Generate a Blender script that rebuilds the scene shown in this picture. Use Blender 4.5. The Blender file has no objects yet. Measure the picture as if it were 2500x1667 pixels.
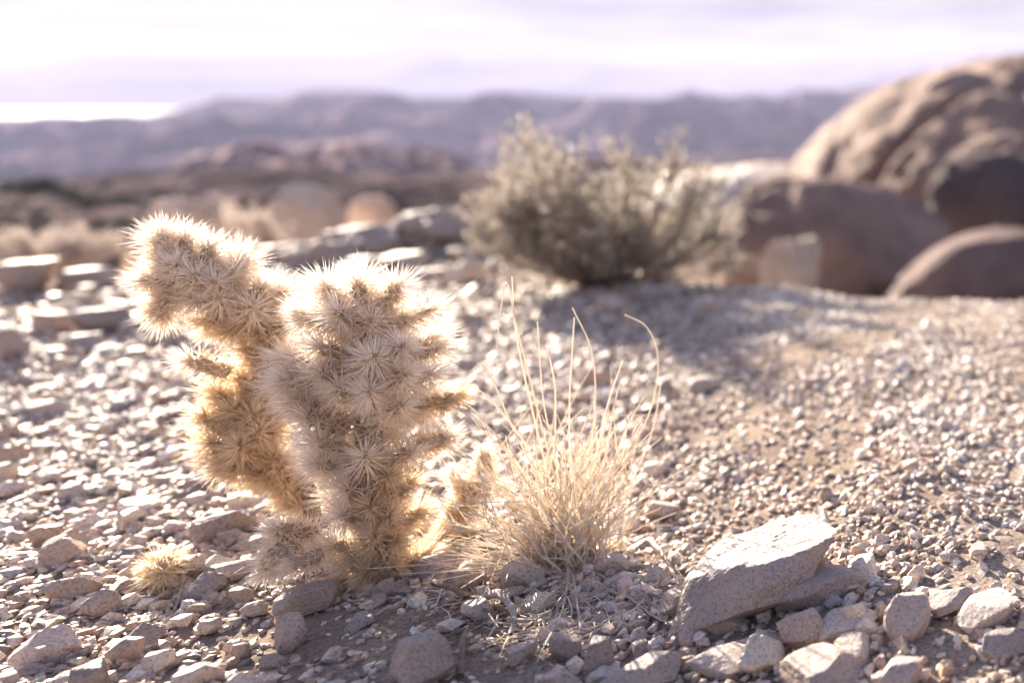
import bpy, math, random
import numpy as np
from mathutils import Vector, Matrix

R = math.radians
rng = np.random.default_rng(7)
random.seed(7)
sc = bpy.context.scene

# ------------------------------------------------------------------ camera
LENS = 33.2; YAW = 34.0; PITCH = 9.5; CAMH = 0.50
HORIZON = 235.0                                   # row of the horizon in the 2500 x 1667 photograph
FPX = 2500 * LENS / 36.0
cam_d = bpy.data.cameras.new('camera'); cam = bpy.data.objects.new('camera', cam_d)
sc.collection.objects.link(cam); sc.camera = cam
cam.location = (0, 0, CAMH)
cam.rotation_euler = (R(90 - PITCH), 0, R(-YAW))  # a tilt/shift lens: axis swung right, frame shifted back left
cam_d.lens = LENS; cam_d.sensor_width = 36
FW = np.array([math.sin(R(YAW)) * math.cos(R(PITCH)), math.cos(R(YAW)) * math.cos(R(PITCH)), -math.sin(R(PITCH))])
RT = np.array([math.cos(R(YAW)), -math.sin(R(YAW)), 0.0])
UP = np.cross(RT, FW)
_c = np.array([0.0, 1.0, 0.0])
cam_d.shift_x = LENS / 36 * float(_c @ RT) / float(_c @ FW)
cam_d.shift_y = LENS / 36 * math.tan(R(PITCH)) - (833.5 - HORIZON) / 2500
cam_d.clip_start = 0.02; cam_d.clip_end = 90000
cam_d.dof.use_dof = True
cam_d.dof.aperture_fstop = 2.2
cam_d.dof.aperture_blades = 0
sc.render.resolution_x = 1024; sc.render.resolution_y = 682

def ray(px, py):
    u = ((px - 1250) / 2500 + cam_d.shift_x) * 36 / LENS
    v = ((833.5 - py) / 2500 + cam_d.shift_y) * 36 / LENS
    return FW + u * RT + v * UP
def proj(P):
    P = np.asarray(P, float) - np.array([0, 0, CAMH])
    z = P @ FW
    px = 1250 + 2500 * (LENS / 36 * (P @ RT) / z - cam_d.shift_x)
    py = 833.5 - 2500 * (LENS / 36 * (P @ UP) / z - cam_d.shift_y)
    return px, py
def onY(px, py, Y):
    d = ray(px, py); return np.array([0, 0, CAMH]) + d * (Y / d[1])

# ------------------------------------------------------------------ light
SUN_EL, SUN_AZ = 19.0, -15.0                       # azimuth from +Y, negative = to the left
sun_dir = np.array([math.sin(R(SUN_AZ)) * math.cos(R(SUN_EL)), math.cos(R(SUN_AZ)) * math.cos(R(SUN_EL)), math.sin(R(SUN_EL))])
sl = bpy.data.lights.new('sun', 'SUN'); so = bpy.data.objects.new('sun', sl); sc.collection.objects.link(so)
sl.energy = 5.0; sl.angle = R(0.6); sl.color = (1.0, 0.87, 0.70)
so.rotation_euler = Vector(-sun_dir).to_track_quat('-Z', 'Y').to_euler()

world = bpy.data.worlds.new("World"); sc.world = world; world.use_nodes = True
nt = world.node_tree; N = nt.nodes; Lk = nt.links
for n in list(N): N.remove(n)
wo = N.new('ShaderNodeOutputWorld'); bg = N.new('ShaderNodeBackground')
sky = N.new('ShaderNodeTexSky'); sky.sky_type = 'NISHITA'; sky.sun_disc = False
sky.sun_elevation = R(SUN_EL); sky.sun_rotation = R(SUN_AZ); sky.dust_density = 3.0; sky.air_density = 1.0
sky.altitude = 800
hs = N.new('ShaderNodeHueSaturation'); hs.inputs['Saturation'].default_value = 0.95
tc = N.new('ShaderNodeTexCoord'); mp = N.new('ShaderNodeMapping'); mp.inputs['Scale'].default_value = (3.5, 3.5, 48)
no = N.new('ShaderNodeTexNoise'); no.inputs['Scale'].default_value = 1.6; no.inputs['Detail'].default_value = 6; no.inputs['Roughness'].default_value = 0.55
cr = N.new('ShaderNodeValToRGB'); cr.color_ramp.elements[0].position = 0.38; cr.color_ramp.elements[1].position = 0.54
cr.color_ramp.elements[0].color = (0.6, 0.6, 0.72, 1); cr.color_ramp.elements[1].color = (2.1, 2.08, 1.65, 1)
mx = N.new('ShaderNodeMix'); mx.data_type = 'RGBA'; mx.inputs[0].default_value = 0.8
Lk.new(tc.outputs['Generated'], mp.inputs['Vector']); Lk.new(mp.outputs[0], no.inputs['Vector'])
Lk.new(no.outputs['Fac'], cr.inputs['Fac']); Lk.new(sky.outputs[0], hs.inputs['Color'])
# thin cloud deck over the bright part of the sky, clearing overhead
sx = N.new('ShaderNodeSeparateXYZ'); Lk.new(tc.outputs['Generated'], sx.inputs[0])
mr = N.new('ShaderNodeMapRange'); mr.inputs['From Min'].default_value = 0.12; mr.inputs['From Max'].default_value = 0.5
mr.inputs['To Min'].default_value = 1.0; mr.inputs['To Max'].default_value = 0.15
Lk.new(sx.outputs['Z'], mr.inputs['Value']); Lk.new(mr.outputs[0], mx.inputs[0])
tn = N.new('ShaderNodeMix'); tn.data_type = 'RGBA'; tn.blend_type = 'MULTIPLY'; tn.inputs[0].default_value = 1.0; tn.inputs[7].default_value = (1.0, 0.94, 1.12, 1)
Lk.new(hs.outputs[0], tn.inputs[6]); Lk.new(tn.outputs[2], mx.inputs[6]); Lk.new(cr.outputs[0], mx.inputs[7])
Lk.new(mx.outputs[2], bg.inputs['Color']); bg.inputs['Strength'].default_value = 0.055
Lk.new(bg.outputs[0], wo.inputs['Surface'])

sc.view_settings.view_transform = 'Standard'; sc.view_settings.look = 'None'
sc.view_settings.gamma = 1; sc.view_settings.exposure = 2.52
sc.render.engine = 'CYCLES'
sc.cycles.use_denoising = True
sc.cycles.max_bounces = 12; sc.cycles.diffuse_bounces = 8; sc.cycles.transmission_bounces = 10; sc.cycles.volume_bounces = 0
sc.cycles.use_adaptive_sampling = True; sc.cycles.adaptive_threshold = 0.02
sc.cycles.caustics_reflective = False; sc.cycles.caustics_refractive = False

# ------------------------------------------------------------------ numpy noise
def _hash(ix, iy, iz, s):
    h = (ix.astype(np.int64) * 374761393 + iy.astype(np.int64) * 668265263 + iz.astype(np.int64) * 2147483647 + s * 974711) & 0xffffffff
    h = ((h ^ (h >> 13)) * 1274126177) & 0xffffffff
    h = ((h ^ (h >> 16)) * 2246822519) & 0xffffffff
    return ((h ^ (h >> 15)) & 0xffffff) / float(0xffffff) * 2 - 1
def vn(x, y, z=None, s=0):
    x = np.asarray(x, float); y = np.asarray(y, float)
    z = np.zeros_like(x) if z is None else np.asarray(z, float)
    ix, iy, iz = np.floor(x), np.floor(y), np.floor(z)
    fx, fy, fz = x - ix, y - iy, z - iz
    fx = fx**3 * (fx * (fx * 6 - 15) + 10); fy = fy**3 * (fy * (fy * 6 - 15) + 10); fz = fz**3 * (fz * (fz * 6 - 15) + 10)
    r = 0
    for dx in (0, 1):
        for dy in (0, 1):
            for dz in (0, 1):
                w = (fx if dx else 1 - fx) * (fy if dy else 1 - fy) * (fz if dz else 1 - fz)
                r = r + w * _hash(ix + dx, iy + dy, iz + dz, s)
    return r
def fbm(x, y, z=None, s=0, o=4, g=0.5):
    r = 0; a = 1.0; t = 0; f = 1.0
    for k in range(o):
        r = r + a * vn(np.asarray(x) * f + k * 17.3, np.asarray(y) * f - k * 9.1, None if z is None else np.asarray(z) * f, s + k)
        t += a; a *= g; f *= 2.03
    return r / t
def ridged(x, y, s=0, o=5):
    r = 0; a = 1.0; t = 0; f = 1.0
    for k in range(o):
        r = r + a * (1 - np.abs(vn(np.asarray(x) * f + k * 3.7, np.asarray(y) * f + k * 5.1, None, s + k)) * 2)
        t += a; a *= 0.5; f *= 2.1
    return r / t
def sstep(a, b, x):
    t = np.clip((np.asarray(x, float) - a) / (b - a), 0, 1); return t * t * (3 - 2 * t)

# ------------------------------------------------------------------ terrain height
_crest = [(-300, 700), (0, 695), (300, 690), (600, 660), (760, 610), (1000, 590), (1400, 610), (1620, 665), (1750, 700), (2050, 735), (2500, 755), (2800, 760)]
EDGE_AZ = []; EDGE_R = []
for _p in _crest:                                  # where the flat ends, seen from here
    _d = ray(*_p); EDGE_AZ.append(math.atan2(_d[0], _d[1])); EDGE_R.append(-CAMH / _d[2] * math.hypot(_d[0], _d[1]))
def height(x, y, fine=True):
    x = np.asarray(x, float); y = np.asarray(y, float)
    r = np.hypot(x, y)
    az = np.arctan2(x, y)
    z = np.zeros_like(r)
    # the mound that carries the bush
    z = z + 0.19 * np.exp(-(((x - 0.22) / np.where(x < 0.22, 0.55, 0.75)) ** 2 + ((y - 4.4) / 0.6) ** 2))
    # crest, then the ground falls into the valley
    edge = np.interp(az, EDGE_AZ, EDGE_R) + 0.10 * vn(az * 9, az * 0 + 2.2, None, 5)
    d = np.maximum(r - edge, 0)
    fall = np.interp(np.log(d + 1.0), np.log(np.array([0, 1, 3, 8, 25, 80, 300, 600, 1500, 3000, 4600, 5400, 60000.]) + 1),
                     [0, .30, .75, 1.45, 2.7, 6.5, 17.5, 42, 90, 150, 80, 79, 79])
    z = z - fall
    far = sstep(6, 30, r)
    z = z + far * (1 - sstep(1500, 3500, r)) * (0.017 * r) * fbm(x / (5 + 0.07 * r), y / (5 + 0.07 * r), None, 11, 5, 0.6)
    near = 1 - sstep(20, 60, r)
    z = z + near * 0.022 * fbm(x * 1.7, y * 1.7, None, 21, 3)
    if fine:
        z = z + near * 0.0065 * fbm(x * 14, y * 14, None, 31, 4)
    z = z + 0.05 * sstep(0.05, 0.42, x - 0.15 * (y - 1.1)) * (1 - sstep(1.25, 2.5, y)) + 0.05 * sstep(0.35, 0.75, -x) * (1 - sstep(0.9, 1.5, y))
    # shallow dip of bare soil in front of the cactus
    z = z - 0.012 * np.exp(-(((x - 0.0) / 0.22) ** 2 + ((y - 1.22) / 0.12) ** 2))
    return z
def ground_at(px, py):
    d = ray(px, py); o = np.array([0, 0, CAMH])
    t = np.geomspace(0.3, 4000, 4000)
    P = o[None, :] + d[None, :] * t[:, None]
    g = P[:, 2] - height(P[:, 0], P[:, 1], False)
    i = int(np.argmax(g < 0))
    if g[i] >= 0: return P[-1]
    a, b = t[i - 1], t[i]
    f = g[i - 1] / (g[i - 1] - g[i]); tt = a + (b - a) * f
    p = o + d * tt; p[2] = float(height(p[0], p[1], False)); return p

# ------------------------------------------------------------------ mesh / object helpers
def mesh_np(name, V, F, smooth=False, attrs=None):
    """V (n,3); F (m,k) array with constant k."""
    V = np.ascontiguousarray(V, np.float32); F = np.ascontiguousarray(F, np.int32)
    m = bpy.data.meshes.new(name)
    k = F.shape[1]
    m.vertices.add(len(V)); m.vertices.foreach_set('co', V.ravel())
    m.loops.add(F.size); m.loops.foreach_set('vertex_index', F.ravel())
    m.polygons.add(len(F)); m.polygons.foreach_set('loop_start', np.arange(len(F), dtype=np.int32) * k)
    m.polygons.foreach_set('loop_total', np.full(len(F), k, np.int32))
    m.polygons.foreach_set('use_smooth', np.full(len(F), smooth, bool))
    m.update(calc_edges=True); m.validate()
    for an, av in (attrs or {}).items():
        a = m.attributes.new(an, 'FLOAT', 'POINT'); a.data.foreach_set('value', np.ascontiguousarray(av, np.float32))
    return m
def tag(o, label=None, cat=None, group=None, kind=None):
    if label: o['label'] = label
    if cat: o['category'] = cat
    if group: o['group'] = group
    if kind: o['kind'] = kind
    return o
def obj(name, mesh, mat=None, parent=None, loc=None):
    o = bpy.data.objects.new(name, mesh); sc.collection.objects.link(o)
    if mat is not None and mesh is not None and not mesh.materials: mesh.materials.append(mat)
    if parent is not None: o.parent = parent
    if loc is not None: o.location = tuple(float(v) for v in loc)
    return o
def empty(name, loc):
    o = bpy.data.objects.new(name, None); sc.collection.objects.link(o); o.location = tuple(float(v) for v in loc)
    o.empty_display_size = 0.02; return o

# ------------------------------------------------------------------ materials
def newmat(name):
    m = bpy.data.materials.new(name); m.use_nodes = True
    t = m.node_tree; b = t.nodes['Principled BSDF']
    return m, t, b
def ramp(t, cols):
    r = t.nodes.new('ShaderNodeValToRGB'); e = r.color_ramp.elements
    e[0].position, e[0].color = cols[0][0], (*cols[0][1], 1)
    e[1].position, e[1].color = cols[-1][0], (*cols[-1][1], 1)
    for p, c in cols[1:-1]:
        k = e.new(p); k.color = (*c, 1)
    return r
def noise(t, scale, detail=4, rough=0.5, vec=None):
    n = t.nodes.new('ShaderNodeTexNoise'); n.inputs['Scale'].default_value = scale
    n.inputs['Detail'].default_value = detail; n.inputs['Roughness'].default_value = rough
    if vec: t.links.new(vec, n.inputs['Vector'])
    return n
def mixc(t, fac, a, b, mode='MIX'):
    m = t.nodes.new('ShaderNodeMix'); m.data_type = 'RGBA'; m.blend_type = mode
    for s, v in ((m.inputs[0], fac), (m.inputs[6], a), (m.inputs[7], b)):
        if hasattr(v, 'links') or isinstance(v, bpy.types.NodeSocket): t.links.new(v, s)
        elif isinstance(v, tuple): s.default_value = (*v, 1)
        else: s.default_value = v
    return m.outputs[2]
def bump(t, b, hsock, strength, dist):
    n = t.nodes.new('ShaderNodeBump'); n.inputs['Strength'].default_value = strength; n.inputs['Distance'].default_value = dist
    t.links.new(hsock, n.inputs['Height']); t.links.new(n.outputs[0], b.inputs['Normal']); return n

def granite(name, c0, c1, speck=0.5, scale=1.0, bumpd=0.002, rough=0.62, stain=(0.5, 0.36, 0.24), stain_amt=0.35):
    """speckled granite; scale multiplies all texture frequencies (per metre)"""
    m, t, b = newmat(name)
    g = t.nodes.new('ShaderNodeNewGeometry').outputs['Position']
    n1 = noise(t, 9 * scale, 5, 0.6, g); n2 = noise(t, 420 * scale, 2, 0.7, g); n3 = noise(t, 22 * scale, 6, 0.6, g)
    r1 = ramp(t, [(0.32, c0), (0.68, c1)]); t.links.new(n1.outputs['Fac'], r1.inputs['Fac'])
    oi = t.nodes.new('ShaderNodeObjectInfo')
    rv = ramp(t, [(0.0, (0.72, 0.70, 0.72)), (0.5, (0.96, 0.90, 0.86)), (1.0, (1.12, 1.05, 1.0))]); t.links.new(oi.outputs['Random'], rv.inputs['Fac'])
    c = mixc(t, 1.0, r1.outputs[0], rv.outputs[0], 'MULTIPLY')
    rs = ramp(t, [(0.48, (0, 0, 0)), (0.66, (1, 1, 1))]); t.links.new(n3.outputs['Fac'], rs.inputs['Fac'])
    ms = t.nodes.new('ShaderNodeMath'); ms.operation = 'MULTIPLY'; ms.inputs[1].default_value = stain_amt; t.links.new(rs.outputs[0], ms.inputs[0])
    c = mixc(t, ms.outputs[0], c, stain)
    rk = ramp(t, [(0.40, (0.25, 0.23, 0.24)), (0.47, (1, 1, 1)), (0.58, (1, 1, 1)), (0.66, (1.25, 1.2, 1.18))]); t.links.new(n2.outputs['Fac'], rk.inputs['Fac'])
    c = mixc(t, speck, c, mixc(t, 1.0, c, rk.outputs[0], 'MULTIPLY'))
    t.links.new(c, b.inputs['Base Color'])
    b.inputs['Roughness'].default_value = rough; b.inputs['Specular IOR Level'].default_value = 0.3 if rough < 0.7 else 0.08
    hb = t.nodes.new('ShaderNodeMath'); hb.operation = 'ADD'
    n4 = noise(t, 130 * scale, 8, 0.65, g); t.links.new(n4.outputs['Fac'], hb.inputs[0]); t.links.new(n3.outputs['Fac'], hb.inputs[1])
    bump(t, b, hb.outputs[0], 0.9, bumpd)
    return m
M_rock = granite('speckled_granite', (0.30, 0.26, 0.25), (0.48, 0.41, 0.37))
M_rock_pale = granite('pale_granite', (0.42, 0.37, 0.34), (0.62, 0.55, 0.49), stain_amt=0.2)
M_boulder = granite('boulder_granite', (0.20, 0.145, 0.13), (0.35, 0.265, 0.225), speck=0.15, scale=0.12, bumpd=0.03, rough=0.8, stain=(0.16, 0.11, 0.095), stain_amt=0.75)
M_boulder_tan = granite('tan_boulder_granite', (0.68, 0.54, 0.42), (0.82, 0.70, 0.58), speck=0.15, scale=0.15, bumpd=0.02, rough=0.8, stain=(0.22, 0.15, 0.12), stain_amt=0.6)
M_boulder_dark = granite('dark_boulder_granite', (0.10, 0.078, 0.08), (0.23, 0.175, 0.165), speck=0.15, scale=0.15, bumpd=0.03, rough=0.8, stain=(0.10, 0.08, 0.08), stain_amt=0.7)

def mat_gravel():
    m, t, b = newmat('gravel_stone')
    g = t.nodes.new('ShaderNodeNewGeometry').outputs['Position']
    at = t.nodes.new('ShaderNodeAttribute'); at.attribute_name = 'tint'
    r = ramp(t, [(0.0, (0.14, 0.12, 0.12)), (0.15, (0.30, 0.25, 0.235)), (0.33, (0.48, 0.33, 0.23)), (0.45, (0.40, 0.36, 0.34)), (0.60, (0.58, 0.48, 0.37)), (0.75, (0.60, 0.47, 0.40)), (0.9, (0.64, 0.58, 0.50)), (1.0, (0.72, 0.67, 0.62))])
    t.links.new(at.outputs['Fac'], r.inputs['Fac'])
    n = noise(t, 380, 3, 0.7, g); rk = ramp(t, [(0.38, (0.5, 0.47, 0.47)), (0.5, (1, 1, 1)), (0.64, (1.2, 1.17, 1.14))]); t.links.new(n.outputs['Fac'], rk.inputs['Fac'])
    c = mixc(t, 0.75, r.outputs[0], mixc(t, 1.0, r.outputs[0], rk.outputs[0], 'MULTIPLY'))
    t.links.new(c, b.inputs['Base Color']); b.inputs['Roughness'].default_value = 0.55; b.inputs['Specular IOR Level'].default_value = 0.35
    n4 = noise(t, 300, 5, 0.6, g); bump(t, b, n4.outputs['Fac'], 0.6, 0.0012)
    return m
M_gravel = mat_gravel()
def mat_stone():   # stones that are objects: tint from the object's own random value
    m = M_gravel.copy(); m.name = 'loose_stone'; t = m.node_tree
    at = [n for n in t.nodes if n.type == 'ATTRIBUTE'][0]; r = at.outputs['Fac'].links[0].to_socket
    oi = t.nodes.new('ShaderNodeObjectInfo'); mr = t.nodes.new('ShaderNodeMapRange'); mr.inputs['To Min'].default_value = 0.12
    t.links.new(oi.outputs['Random'], mr.inputs['Value']); t.links.new(mr.outputs[0], r); t.nodes.remove(at)
    return m
M_stone = mat_stone()

def mat_ground():
    m, t, b = newmat('desert_soil')
    g = t.nodes.new('ShaderNodeNewGeometry').outputs['Position']
    n1 = noise(t, 3, 6, 0.6, g); r1 = ramp(t, [(0.3, (0.19, 0.15, 0.125)), (0.7, (0.33, 0.27, 0.225))]); t.links.new(n1.outputs['Fac'], r1.inputs['Fac'])
    n2 = noise(t, 260, 4, 0.7, g); r2 = ramp(t, [(0.35, (0.6, 0.58, 0.57)), (0.5, (1, 1, 1)), (0.68, (1.5, 1.42, 1.36))]); t.links.new(n2.outputs['Fac'], r2.inputs['Fac'])
    c = mixc(t, 1.0, r1.outputs[0], r2.outputs[0], 'MULTIPLY')
    # the hillside further off: scrub patches between pinkish stony soil
    n3 = noise(t, 0.09, 9, 0.72, g); r3 = ramp(t, [(0.42, (0.02, 0.018, 0.022)), (0.49, (0.05, 0.04, 0.045)), (0.56, (0.115, 0.088, 0.087)), (0.66, (0.23, 0.18, 0.17))]); t.links.new(n3.outputs['Fac'], r3.inputs['Fac'])
    ln = t.nodes.new('ShaderNodeVectorMath'); ln.operation = 'LENGTH'; t.links.new(g, ln.inputs[0])
    mr = t.nodes.new('ShaderNodeMapRange'); mr.inputs['From Min'].default_value = 9; mr.inputs['From Max'].default_value = 22; t.links.new(ln.outputs['Value'], mr.inputs['Value'])
    c = mixc(t, mr.outputs[0], c, r3.outputs[0])
    t.links.new(c, b.inputs['Base Color']); b.inputs['Roughness'].default_value = 0.9; b.inputs['Specular IOR Level'].default_value = 0.0
    n4 = noise(t, 180, 8, 0.65, g); bump(t, b, n4.outputs['Fac'], 0.7, 0.003)
    return m
M_ground = mat_ground()
def mat_hill(name, cols, scale, rough=0.95):
    m, t, b = newmat(name); b.inputs['Specular IOR Level'].default_value = 0.0
    g = t.nodes.new('ShaderNodeNewGeometry').outputs['Position']
    n = noise(t, scale, 8, 0.62, g); r = ramp(t, cols); t.links.new(n.outputs['Fac'], r.inputs['Fac'])
    t.links.new(r.outputs[0], b.inputs['Base Color']); b.inputs['Roughness'].default_value = rough
    return m
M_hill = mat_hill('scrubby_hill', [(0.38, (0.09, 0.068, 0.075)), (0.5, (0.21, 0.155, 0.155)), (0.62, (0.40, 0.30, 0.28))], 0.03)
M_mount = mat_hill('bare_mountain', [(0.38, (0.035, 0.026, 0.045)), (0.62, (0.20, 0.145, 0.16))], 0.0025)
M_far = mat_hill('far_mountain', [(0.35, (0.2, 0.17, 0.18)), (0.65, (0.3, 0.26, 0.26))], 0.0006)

def mat_spine(name, c0, c1, trans=0.5):
    m = bpy.data.materials.new(name); m.use_nodes = True; t = m.node_tree
    t.nodes.clear()
    out = t.nodes.new('ShaderNodeOutputMaterial')
    at = t.nodes.new('ShaderNodeAttribute'); at.attribute_name = 'tint'
    r = ramp(t, [(0.0, c0), (1.0, c1)]); t.links.new(at.outputs['Fac'], r.inputs['Fac'])
    d = t.nodes.new('ShaderNodeBsdfDiffuse'); tr = t.nodes.new('ShaderNodeBsdfTranslucent'); gl = t.nodes.new('ShaderNodeBsdfGlossy')
    gl.inputs['Roughness'].default_value = 0.35
    t.links.new(r.outputs[0], d.inputs['Color']); t.links.new(r.outputs[0], tr.inputs['Color'])
    m1 = t.nodes.new('ShaderNodeMixShader'); m1.inputs[0].default_value = trans
    t.links.new(d.outputs[0], m1.inputs[1]); t.links.new(tr.outputs[0], m1.inputs[2])
    m2 = t.nodes.new('ShaderNodeMixShader'); m2.inputs[0].default_value = 0.06
    t.links.new(m1.outputs[0], m2.inputs[1]); t.links.new(gl.outputs[0], m2.inputs[2])
    t.links.new(m2.outputs[0], out.inputs['Surface'])
    return m
M_spine = mat_spine('straw_spine', (0.92, 0.80, 0.66), (0.98, 0.94, 0.88), 0.6)
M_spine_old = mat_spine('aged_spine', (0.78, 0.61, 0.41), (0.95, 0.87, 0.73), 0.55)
M_grass = mat_spine('dry_stalk', (0.78, 0.66, 0.53), (0.95, 0.89, 0.80), 0.45)
def simple(name, c0, c1, scale, rough=0.8, bd=0.001):
    m, t, b = newmat(name)
    g = t.nodes.new('ShaderNodeNewGeometry').outputs['Position']
    n = noise(t, scale, 5, 0.6, g); r = ramp(t, [(0.3, c0), (0.7, c1)]); t.links.new(n.outputs['Fac'], r.inputs['Fac'])
    t.links.new(r.outputs[0], b.inputs['Base Color']); b.inputs['Roughness'].default_value = rough
    bump(t, b, n.outputs['Fac'], 0.5, bd); return m
M_flesh = simple('cactus_skin', (0.36, 0.27, 0.18), (0.52, 0.41, 0.29), 160)
M_bark = simple('dead_bark', (0.12, 0.085, 0.06), (0.26, 0.19, 0.14), 120)
M_twig = simple('grey_twig', (0.26, 0.21, 0.18), (0.50, 0.42, 0.36), 90)
M_leaf_sage = mat_spine('sage_leaf', (0.20, 0.175, 0.155), (0.56, 0.50, 0.43), 0.3)
M_leaf_pale = mat_spine('pale_shrub_leaf', (0.36, 0.30, 0.27), (0.68, 0.60, 0.54), 0.35)
M_leaf_dark = mat_spine('dark_shrub_leaf', (0.035, 0.045, 0.035), (0.12, 0.12, 0.08), 0.2)
M_water, _t, _b = newmat('lake_water'); _b.inputs['Base Color'].default_value = (0.05, 0.07, 0.09, 1); _b.inputs['Roughness'].default_value = 0.10; _b.inputs['IOR'].default_value = 1.33

# ------------------------------------------------------------------ setting: ground sheet
def build_ground():
    rr = np.concatenate([np.linspace(0.25, 0.9, 14, endpoint=False), np.geomspace(0.9, 6, 330, endpoint=False),
                         np.geomspace(6, 80, 150, endpoint=False), np.geomspace(80, 15000, 120)])
    aa = np.radians(np.concatenate([np.arange(-180, -45, 4.5), np.arange(-45, 45, 0.3), np.arange(45, 180.01, 4.5)]))
    A, RR = np.meshgrid(aa, rr)
    X = np.sin(A) * RR; Y = np.cos(A) * RR; Z = height(X, Y)
    V = np.stack([X, Y, Z], -1).reshape(-1, 3)
    n, m = len(rr), len(aa)
    i, j = np.meshgrid(np.arange(n - 1), np.arange(m - 1), indexing='ij')
    a = (i * m + j).ravel(); F = np.stack([a, a + 1, a + 1 + m, a + m], 1)[:, ::-1]
    # close the hole under the camera
    k = len(V); V = np.vstack([V, [[0, 0, height(0., 0.)]]])
    me = mesh_np('ground', V, F, True)
    o = obj('ground', me, M_ground); o['kind'] = 'structure'
    c = np.arange(m - 1)
    F2 = np.stack([np.full(m - 1, 0), c, c + 1], 1)
    V2 = np.vstack([V[-1:], V[:m]]); F2 = np.stack([np.zeros(m - 1, int), c + 1, c + 2], 1)[:, ::-1]
    me2 = mesh_np('ground_centre', V2, F2, True); o2 = obj('ground_patch', me2, M_ground, o); o2['kind'] = 'structure'
    return o
build_ground()

def range_mesh(name, crest_px, D, foot, back, base_py, mat, seed, amp, nscale, nrad=70, naz=420, x0=-400, x1=2900, rough_crest=1.0):
    """a ridge: crest heights follow the list of (px, py); it stands at distance D and runs down to its foot and back"""
    pxs = np.linspace(x0, x1, naz)
    cx = np.array([c[0] for c in crest_px], float); cy = np.array([c[1] for c in crest_px], float)
    cpy = np.interp(pxs, cx, cy)
    dirs = np.array([ray(p, HORIZON) for p in pxs]); dirs = dirs / np.hypot(dirs[:, 0], dirs[:, 1])[:, None]
    zk = []; zb = []
    for p, q in zip(pxs, cpy):
        d = ray(p, q); zk.append(CAMH + D * d[2] / math.hypot(d[0], d[1]))
        d = ray(p, base_py); zb.append(CAMH + foot * d[2] / math.hypot(d[0], d[1]))
    zk = np.array(zk); zb = np.minimum(np.array(zb), zk - 0.02 * D)
    ts = np.linspace(0, 2, nrad)
    V = []
    for t in ts:
        rad = foot + (D - foot) * t if t <= 1 else D + (back - D) * (t - 1)
        rad = np.full(naz, rad)
        x = dirs[:, 0] * rad; y = dirs[:, 1] * rad
        w = t ** 0.85 if t <= 1 else 1 - (t - 1) ** 1.2
        z = zb + (zk - zb) * w
        e = math.sin(math.pi * min(t, 1)) if t <= 1 else 0.4
        z = z + amp * (e * ridged(x / nscale, y / nscale, seed) * 0.9 - e * 0.35) + rough_crest * amp * 0.10 * fbm(x / nscale * 5, y / nscale * 5, None, seed + 9, 4)
        lim = CAMH + (zk - CAMH) * rad / D; sf = 0.0012 * D      # nothing on the flank stands above the crest line
        z = lim - sf * np.logaddexp(0, (lim - z) / sf) + sf * 0.69
        V.append(np.stack([x, y, z], -1))
    V = np.array(V).reshape(-1, 3)
    i, j = np.meshgrid(np.arange(nrad - 1), np.arange(naz - 1), indexing='ij')
    a = (i * naz + j).ravel(); F = np.stack([a, a + naz, a + 1 + naz, a + 1], 1)[:, ::-1]
    o = obj(name, mesh_np(name, V, F, True), mat); o['kind'] = 'structure'
    return o
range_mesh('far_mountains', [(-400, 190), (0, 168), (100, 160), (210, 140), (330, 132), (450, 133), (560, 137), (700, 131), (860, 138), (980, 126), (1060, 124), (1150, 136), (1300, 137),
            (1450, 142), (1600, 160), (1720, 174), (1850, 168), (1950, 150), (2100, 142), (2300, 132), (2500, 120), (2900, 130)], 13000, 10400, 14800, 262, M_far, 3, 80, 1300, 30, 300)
range_mesh('mountains', [(-400, 305), (0, 285), (120, 283), (250, 282), (330, 283), (370, 280), (400, 274), (450, 266), (500, 250), (535, 240), (620, 240), (690, 240), (730, 226),
            (780, 221), (900, 224), (960, 230), (1010, 242), (1140, 241), (1185, 226), (1290, 229), (1380, 238), (1500, 240), (1590, 240), (1640, 228), (1690, 224), (1780, 240), (1840, 232),
            (1900, 236), (1960, 220), (2060, 220), (2150, 206), (2230, 202), (2500, 190), (2900, 200)], 4400, 2200, 5300, 430, M_mount, 41, 190, 520, 130, 800, rough_crest=1.8)
range_mesh('hills', [(-400, 470), (0, 452), (250, 440), (380, 420), (440, 380), (520, 372), (575, 348), (640, 344), (680, 366), (760, 352), (860, 344), (930, 376), (1000, 356), (1080, 368),
            (1140, 410), (1250, 470), (1500, 500), (2900, 520)], 700, 420, 900, 500, M_hill, 77, 24, 48, 90, 700, rough_crest=1.6)
# the lake in the gap under the far mountains
def lake():
    pts = []
    z = -76.0
    d0 = ray(0, 268.0); r0 = (z - CAMH) / (d0[2] / math.hypot(d0[0], d0[1]))
    V = []; 
    for p in np.linspace(-300, 1100, 30):
        d = ray(p, HORIZON); d = d / math.hypot(d[0], d[1])
        V.append([d[0] * 5500, d[1] * 5500, z]); V.append([d[0] * r0, d[1] * r0, z])
    F = [[2 * i, 2 * i + 1, 2 * i + 3, 2 * i + 2] for i in range(29)]
    o = obj('lake', mesh_np('lake', np.array(V), np.array(F)[:, ::-1]), M_water); o['kind'] = 'structure'
lake()

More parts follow.
